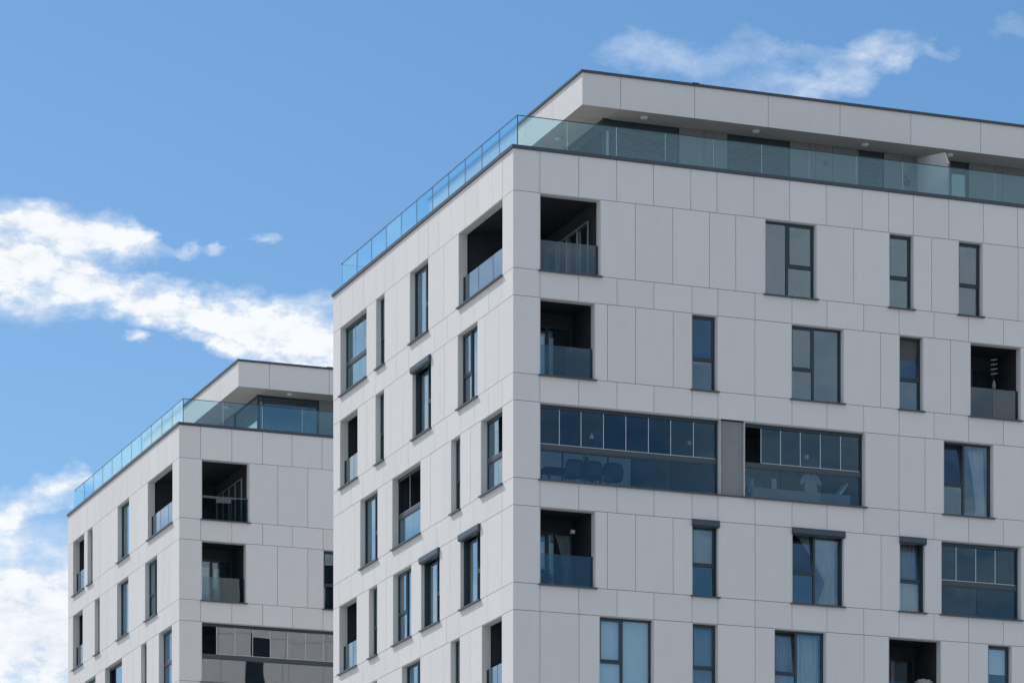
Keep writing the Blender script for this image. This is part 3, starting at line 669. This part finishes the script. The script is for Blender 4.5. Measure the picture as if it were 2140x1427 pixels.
# ------------------------------------------------------------------ the far block
RF2 = [([3.80, 4.97, 6.12, 6.96, 10.77, 13.34, 16.24], [(.86, 2.69)]),
       ([3.79, 4.97, 7.57, 8.75, 11.65, 13.97], [(.86, 2.57), (5.58, 6.39)]),
       ([8.4, 12.26, 13.12], [(.86, 6.48)]),
       ([.82, 2.03, 7.58, 11.11, 14.58], [])]
LF2 = [([5.9, 9.9, 11.4], [(.91, 4.35), (7.08, 8.79), (12.67, 13.46), (14.0, 15.8)]),
       ([1.18, 2.34, 5.9, 10.3], [(3.05, 4.74), (7.18, 8.87), (11.55, 12.33), (14.23, 15.83)]),
       ([3.57, 6.4, 7.3, 11.3, 15.0], [(1.0, 2.8), (4.54, 5.33), (8.14, 10.72), (12.2, 13.86)]),
       ([.92, 2.09, 5.35, 11.27], [])]
Bk = make_building(B2, 'smaller looking white apartment block farther back on the left, partly hidden', RF2, LF2, False)
lb = loggia(Bk, 'R', .86, 2.69, H0, nbal=3, box=(.27, 2.75, .27, 4.45), ends=('-y', '-x'))
m = MB(); m.box(.262, .272, .268, .84, H0 - WH - .1, H0 + .09); m.box(.262, .84, .256, .266, H0 - WH - .1, H0 + .09); m.build('corner_pier', 'dark', lb)
m = MB()
for y in (.9, 1.7, 2.5, 3.3, 4.1): m.box(2.64, 2.68, y - .025, y + .025, H0 - WH, H0 - .42)
m.box(2.64, 2.68, .875, 4.125, H0 - .42, H0 - .37); m.build('sliding_door_frame', 'alu', lb)
loggia(Bk, 'R', .86, 2.57, H1, 1.55, nbal=2, door=(.9, 2.57, 1.74), strip=(1.84, 2.05)); window(Bk, 'R', 5.58, 6.39, H1)
c3 = loggia(Bk, 'R', .86, 6.48, H2, 2.4, glazed=[1.49, 2.2, 2.89, 3.57, 4.25, 4.94, 5.64], lower=[2.6, 4.3], opened=(0,), box=(.27, 6.5, .27, 2.85), ends=('-y', '-x'), gmat='rglass')
m = MB(); m.box(.262, .272, .268, .84, H2 - WH - .1, H2 + .09); m.box(.262, .84, .256, .266, H2 - WH - .1, H2 + .09); m.build('corner_pier', 'dark', c3)
loggia(Bk, 'L', .91, 4.35, H0, nbal=3, box=(.28, .281, .9, .901), ends=('-y', '+y', '-x', '+x', '-z', '+z'))
window(Bk, 'L', 7.08, 8.79, H0, True, 'R', mull=.85); window(Bk, 'L', 12.67, 13.46, H0); loggia(Bk, 'L', 14.0, 15.8, H0, 1.5, nbal=2)
window(Bk, 'L', 3.05, 4.74, H1, True, 'L', mull=.5); window(Bk, 'L', 7.18, 8.87, H1, True, 'R', mull=.85); window(Bk, 'L', 11.55, 12.33, H1); loggia(Bk, 'L', 14.23, 15.83, H1, 1.5, nbal=2)
loggia(Bk, 'L', 1.0, 2.8, H2, glazed=[1.9], lower=[1.9], box=(.28, .281, .9, .901), ends=('-y', '+y', '-x', '+x', '-z', '+z'))
window(Bk, 'L', 4.54, 5.33, H2); loggia(Bk, 'L', 8.14, 10.72, H2, 1.5, glazed=[8.9, 9.8], lower=[9.4], opened=(2,)); window(Bk, 'L', 12.2, 13.86, H2, True, 'R', mull=.6)

# ------------------------------------------------------------------ things in the flats
ROT = Matrix.Rotation(TH, 4, 'Z')
def at(x, y, z, base=B1): return base + (ROT @ Vector((x, y, 0))) + Vector((0, 0, z))
def thing(name, label, cat, x, y, z, rz=0.0, group=None):
    return tag(empty(name, at(x, y, z), TH + rz), label, cat, group)
def curtain(name, label, face, s0, s1, z0, z1, d, folds, amp, mat, gather=None, group=None):
    """hanging cloth with folds; gather=(s, z, width) pulls it aside towards a tie"""
    nx, nz = folds * 8, 14; m = MB()
    for side_ in (0, 1):
        for j in range(nz + 1):
            v = j / nz; z = z1 + (z0 - z1) * v
            for i in range(nx + 1):
                u = i / nx; s = s0 + (s1 - s0) * u
                if gather:
                    gs, gz, gw = gather
                    k = max(0.0, 1 - abs(z - gz) / (z1 - gz)) if z > gz else 1 - .35 * (gz - z) / max(.01, gz - z0)
                    k = k ** .8; s = s * (1 - k) + (gs + (u - .5) * gw) * k
                a = amp * math.sin(u * folds * 2 * math.pi) + amp * .35 * math.sin(u * folds * 4.7 + v * 3)
                m.v.append(pt(face, s, z, d + a - .004 * side_))
    w = nx + 1; n = w * (nz + 1)
    for j in range(nz):
        for i in range(nx):
            q = (j * w + i, j * w + i + 1, (j + 1) * w + i + 1, (j + 1) * w + i)
            m.f.append(q); m.f.append(tuple(n + k for k in reversed(q)))
    edge = [i for i in range(w)] + [j * w + nx for j in range(1, nz + 1)] + [nz * w + i for i in reversed(range(nx))] + [j * w for j in reversed(range(1, nz))]
    for p, q in zip(edge, edge[1:] + edge[:1]): m.f.append((q, p, n + p, n + q))
    o = m.build(name, mat, None, True); o.location = B1; o.rotation_euler = (0, 0, TH)
    return tag(o, label, 'curtain', group)
zc = lambda h: h - WH
curtain('curtain', 'white curtain gathered aside behind the tilted window right of the long glazed balconies', 'R', 14.75, 15.3, zc(H2) + .1, H2 - .1, -.45, 5, .03, 'curtain', (15.2, zc(H2) + .3, .28))
curtain('curtain', 'sheer white curtain swept right in the wide window under a roller shutter box', 'R', 9.05, 10.4, zc(H3) + .05, H3 - .1, -.45, 9, .03, 'curtain', (10.2, zc(H3) + .75, .3))
curtain('curtain', 'wavy grey net curtain in the narrow window under the leftmost front shutter box', 'R', 5.62, 6.35, zc(H3) + .98, H3 - .1, -.36, 7, .03, 'gcurtain')
curtain('curtain', 'pale net curtain in the tilted narrow window beside the small glazed balcony', 'R', 12.33, 13.05, zc(H3) + .05, H3 - .1, -.42, 6, .03, 'curtain')
curtain('curtain', 'grey pleated curtain in the narrow window of the lowest visible front row', 'R', 5.63, 6.34, zc(H4) + .1, H4 - .1, -.36, 8, .025, 'gcurtain')
curtain('curtain', 'straight white curtain in the wide tilted window of the lowest front row', 'R', 8.3, 9.8, zc(H4) + .05, H4 - .08, -.40, 13, .025, 'curtain')
curtain('curtain', 'loose curtain hanging at the balcony door beside the potted shrub', 'R', 1.98, 2.46, zc(H3) + .1, H3 - .36, -1.793, 5, .008, 'curtain', (2.36, zc(H3) + .85, .2))
curtain('curtain', 'bright white curtain in the sunny side window left of two shutter boxes', 'L', 8.95, 10.5, zc(H3) + .05, H3 - .1, -.36, 12, .02, 'curtain')
curtain('curtain', 'pale curtain in the balcony door of the lowest front row', 'R', 12.86, 13.4, zc(H4) - .05, H4 - .36, -1.743, 6, .008, 'gcurtain')

# dining corner behind the long glazing
fz = zc(H2) - .118
t = thing('dining_table', 'dark wooden dining table behind the long glazed balcony', 'table', 2.3, 1.35, fz)
MB().box(-.95, .95, -.42, .42, .70, .74).build('table_top', 'wood', t)
for sx in (-.8, .8):
    for sy in (-.33, .33): MB().box(sx - .03, sx + .03, sy - .03, sy + .03, 0, .70).build('leg', 'wood', t)
def dining_chair(x, y, rz, label):
    c = thing('dining_chair', label, 'chair', x, y, fz, rz, 'dining chairs on the long glazed balcony')
    c.scale = (1.18, 1.18, 1.0)
    m = MB()
    n = 14; rows = [(.44, .25), (.55, .27), (.70, .275), (.84, .25), (.90, .19)]
    for off in (0, .04):
        for z, r in rows:
            for i in range(n + 1):
                a = math.radians(200 + 140 * i / n); m.v.append((r * math.cos(a) * (1 - off), (r + .0) * math.sin(a) * (1 - off) + .0, z))
    w = n + 1; N_ = w * len(rows)
    for j in range(len(rows) - 1):
        for i in range(n):
            q = (j * w + i, j * w + i + 1, (j + 1) * w + i + 1, (j + 1) * w + i); m.f.append(q); m.f.append(tuple(N_ + k for k in reversed(q)))
    e = list(range(w)) + [j * w + n for j in range(1, len(rows))] + [(len(rows) - 1) * w + i for i in reversed(range(n))] + [j * w for j in reversed(range(1, len(rows) - 1))]
    for p, q in zip(e, e[1:] + e[:1]): m.f.append((q, p, N_ + p, N_ + q))
    m.build('backrest', 'seat', c, True)
    MB().lathe([(.20, .40), (.245, .42), (.25, .46), (.22, .49)], (0, 0, 0), 18).build('seat', 'seat', c, True)
    for sx in (-1, 1):
        for sy in (-1, 1): MB().tube((sx * .20, sy * .20, 0), (sx * .13, sy * .13, .40), .013).build('leg', 'wood', c)
dining_chair(2.10, .66, 0.1, 'left of three grey tub chairs at the dining table')
dining_chair(2.70, .66, -.05, 'middle of three grey tub chairs at the dining table')
dining_chair(3.34, .68, -.15, 'right of three grey tub chairs at the dining table')
def leaves(m, c, r, n, size, rnd):
    for _ in range(n):
        d = Vector((rnd.gauss(0, 1), rnd.gauss(0, 1), rnd.gauss(0, 1))).normalized() * r * rnd.random() ** .4
        p = Vector(c) + Vector((d.x, d.y, d.z * 1.1)); a = Vector((rnd.gauss(0, 1), rnd.gauss(0, 1), rnd.gauss(0, .6))).normalized(); b_ = a.cross(Vector((rnd.gauss(0, 1), rnd.gauss(0, 1), rnd.gauss(0, 1)))).normalized()
        k = size * rnd.uniform(.6, 1.3); m.quad(p, p + a * k * .5 + b_ * k * .22, p + a * k, p + a * k * .5 - b_ * k * .22)
def plant(name, label, x, y, z, r, h, n, size, seed):
    t = thing(name, label, 'plant', x, y, z)
    MB().lathe([(.09, 0), (.12, .10), (.14, .20), (.125, .205), (.12, .16)], (0, 0, 0), 16).build('pot', 'pot', t, True)
    m = MB(); rnd = random.Random(seed)
    for k in range(5): m.tube((0, 0, .15), (rnd.uniform(-.5, .5) * r, rnd.uniform(-.5, .5) * r, h), .008, 5)
    m.build('stem', 'wood', t); m = MB(); leaves(m, (0, 0, h), r, n, size, rnd); m.build('foliage', 'leaf', t)
plant('potted_plant', 'small dark plant standing on the dining table', 2.75, 1.3, fz + .742, .16, .30, 90, .10, 3)
plant('potted_shrub', 'green bushy pot plant behind the balustrade of the open balcony below the dining table', 1.25, .75, zc(H3) - .118, .24, .48, 420, .09, 4)
plant('potted_plant', 'pot plant in the left corner of the balcony at the right picture edge', 14.85, .65, zc(H1) - .118, .14, .36, 120, .09, 6)
def globe(label, x, y, zt, drop, r, bell=False):
    t = thing('pendant_lamp', label, 'lamp', x, y, zt, 0, 'small pendant lamps behind the long glazing')
    MB().tube((0, 0, 0), (0, 0, -drop), .006, 6).build('cable', 'rail', t)
    if bell: p = [(.065, -drop - .16), (.07, -drop - .13), (.035, -drop - .05), (.02, -drop)]
    else: p = [(r * math.sin(math.radians(a)) + .001, -drop - r + r * -math.cos(math.radians(a))) for a in range(0, 181, 15)]
    MB().lathe(p, (0, 0, 0), 18).build('lamp_shade', 'bulb', t, True)
ceil = H2 + .098
globe('tiny bell shaped pendant lamp above the dining table', 2.78, .9, ceil, .62, .05, True)
globe('white globe lamp at the right end of the long glazed balcony', 6.0, 1.2, ceil, .50, .075)
globe('white globe lamp behind the laundry balcony glazing', 9.75, 1.1, ceil, .62, .08)
# laundry on the second glazed balcony
t = thing('clothes_airer', 'folding clothes airer hung with small washing behind the second long glazing', 'airer', 8.0, .85, fz)
m = MB()
for y in (-.25, 0, .25): m.tube((-.65, y, .88), (.75, y, .84), .008, 6)
for x in (-.6, .7):
    m.tube((x, -.28, .87), (x, .28, .87), .01, 6); m.tube((x, -.28, 0), (x, .2, .87), .01, 6); m.tube((x, .28, 0), (x, -.2, .87), .01, 6)
m.build('frame', 'rail', t)
for i, (x, w, h, mt) in enumerate(((-.45, .22, .30, 'navy'), (-.18, .16, .38, 'shirt'), (.12, .26, .22, 'navy'), (.45, .14, .34, 'shirt'), (-.3, .3, .12, 'shirt'))):
    y = (-.25, 0, .25)[i % 3]; m = MB(); m.hexa([(x - w / 2, y - .012, .86 - h), (x + w / 2 + .03, y - .012, .89 - h), (x + w / 2 + .03, y + .012, .89 - h), (x - w / 2, y + .012, .86 - h), (x - w / 2, y - .012, .875), (x + w / 2, y - .012, .875), (x + w / 2, y + .012, .875), (x - w / 2, y + .012, .875)]); m.build('garment', mt, t)
t = thing('t_shirt', 'pale t-shirt on a hanger behind the second long glazing', 't-shirt', 9.72, .75, fz + .50)
sh = [(-.2, 0), (.2, 0), (.2, .40), (.30, .30), (.37, .38), (.22, .60), (.08, .64), (0, .60), (-.08, .64), (-.22, .60), (-.37, .38), (-.30, .30), (-.2, .40)]
m = MB(); n = len(sh); m.v = [(x, y, z) for y in (-.025, .025) for x, z in sh]
m.f = [(0, 1, 2, 12), (2, 3, 4, 5), (12, 2, 5, 6, 7, 8, 9), (12, 9, 10, 11)]; m.f += [tuple(n + k for k in reversed(q)) for q in list(m.f)]; m.f += [((i + 1) % n, i, n + i, n + (i + 1) % n) for i in range(n)]
m.build('cloth_body', 'shirt', t)
m = MB(); m.tube((-.2, 0, .58), (0, 0, .68), .006, 6); m.tube((.2, 0, .58), (0, 0, .68), .006, 6); m.tube((0, 0, .68), (0, 0, .78), .005, 6); m.build('hanger', 'rail', t)
t = thing('sofa', 'low grey bench sofa along the second long glazing', 'sofa', 9.2, .62, fz)
MB().box(-1.6, 1.6, -.25, .35, .06, .30).build('seat', 'seat', t); MB().box(-1.6, 1.6, -.33, -.255, .06, .50).build('backrest', 'pier', t)
for x in (-1.5, 1.5):
    for y in (-.25, .25): MB().box(x - .03, x + .03, y - .03, y + .03, 0, .06).build('leg', 'wood', t)
t = thing('deck_chair', 'folded canvas deck chair at the right end behind the laundry glazing', 'chair', 10.6, .75, fz)
MB().hexa([(-.3, -.25, .25), (-.26, -.25, .22), (-.26, .25, .22), (-.3, .25, .25), (.22, -.25, .92), (.26, -.25, .89), (.26, .25, .89), (.22, .25, .92)]).build('canvas', 'blind', t)
for y in (-.27, .27): MB().tube((-.33, y, 0), (.28, y, .95), .014).build('side_rail', 'wood', t); MB().tube((.30, y, 0), (-.2, y, .55), .014).build('rear_leg', 'wood', t)
# hanging chime on the balcony at the right edge
t = thing('wind_chime', 'grey wind chime hanging in the open balcony at the right picture edge', 'wind chime', 15.75, .62, H1 + .098)
MB().tube((0, 0, 0), (0, 0, -1.0), .004, 6).build('cord', 'rail', t)
for k in range(4):
    z = -.42 - .14 * k; MB().hexa([(-.11, -.01, z), (.11, -.01, z + .05), (.11, .01, z + .05), (-.11, .01, z), (-.11, -.01, z + .03), (.11, -.01, z + .08), (.11, .01, z + .08), (-.11, .01, z + .03)]).build('slat', 'pier', t)
MB().lathe([(.01, -1.28), (.06, -1.22), (.055, -1.12), (.02, -1.0)], (0, 0, 0), 14).build('pendant', 'pier', t, True)
# quilt airing over the lowest open balcony balustrade
m = MB(); rnd = random.Random(9); nx, ny = 12, 8
for k in (0, 1):
    for j in range(ny + 1):
        for i in range(nx + 1):
            u, v = i / nx - .5, j / ny - .5; e = max(0, 1 - (abs(u) * 2) ** 4) * max(0, 1 - (abs(v) * 2) ** 4)
            m.v.append((u * .55, v * .42, (.14 * e + .02 * math.sin(u * 17) * math.cos(v * 13) * e) if k == 0 else -.12 * e))
w = nx + 1; N_ = w * (ny + 1)
for j in range(ny):
    for i in range(nx):
        q = (j * w + i, j * w + i + 1, (j + 1) * w + i + 1, (j + 1) * w + i); m.f.append(q); m.f.append(tuple(N_ + k for k in reversed(q)))
t = m.build('quilt', 'quilt', None, True); t.location = at(13.32, .5, zc(H4) + .98); t.rotation_euler = (0, 0, TH); tag(t, 'bundled patterned quilt on a stand in the lowest open balcony', 'quilt')
t = thing('laundry_stand', 'low stand carrying the patterned quilt in the lowest open balcony', 'stand', 13.32, .5, zc(H4) - .118)
MB().box(-.27, .27, -.2, .2, .93, .97).build('shelf', 'white', t)
for x in (-.25, .25):
    for y in (-.18, .18): MB().box(x - .015, x + .015, y - .015, y + .015, 0, .93).build('leg', 'white', t)
# air conditioner on the lowest corner balcony of the sunny side
t = thing('air_conditioner', 'white air conditioning unit inside the lowest balcony of the sunny side', 'air conditioner', .62, 1.25, zc(H4) + .55)
MB().box(-.16, .16, -.36, .36, 0, .62).build('casing', 'white', t)
m = MB()
for k in range(9): m.box(-.30, -.165, .30, .34, .04 + k * .065, .075 + k * .065)
m.build('louvre', 'white', t); m = MB(); m.tube((-.161, -.05, .31), (-.175, -.05, .31), .24, 24); m.build('fan_grille', 'rail', t)
m = MB()
for y in (-.28, .28): m.box(-.14, .14, y - .02, y + .02, -.668, 0)
m.build('stand', 'rail', t)
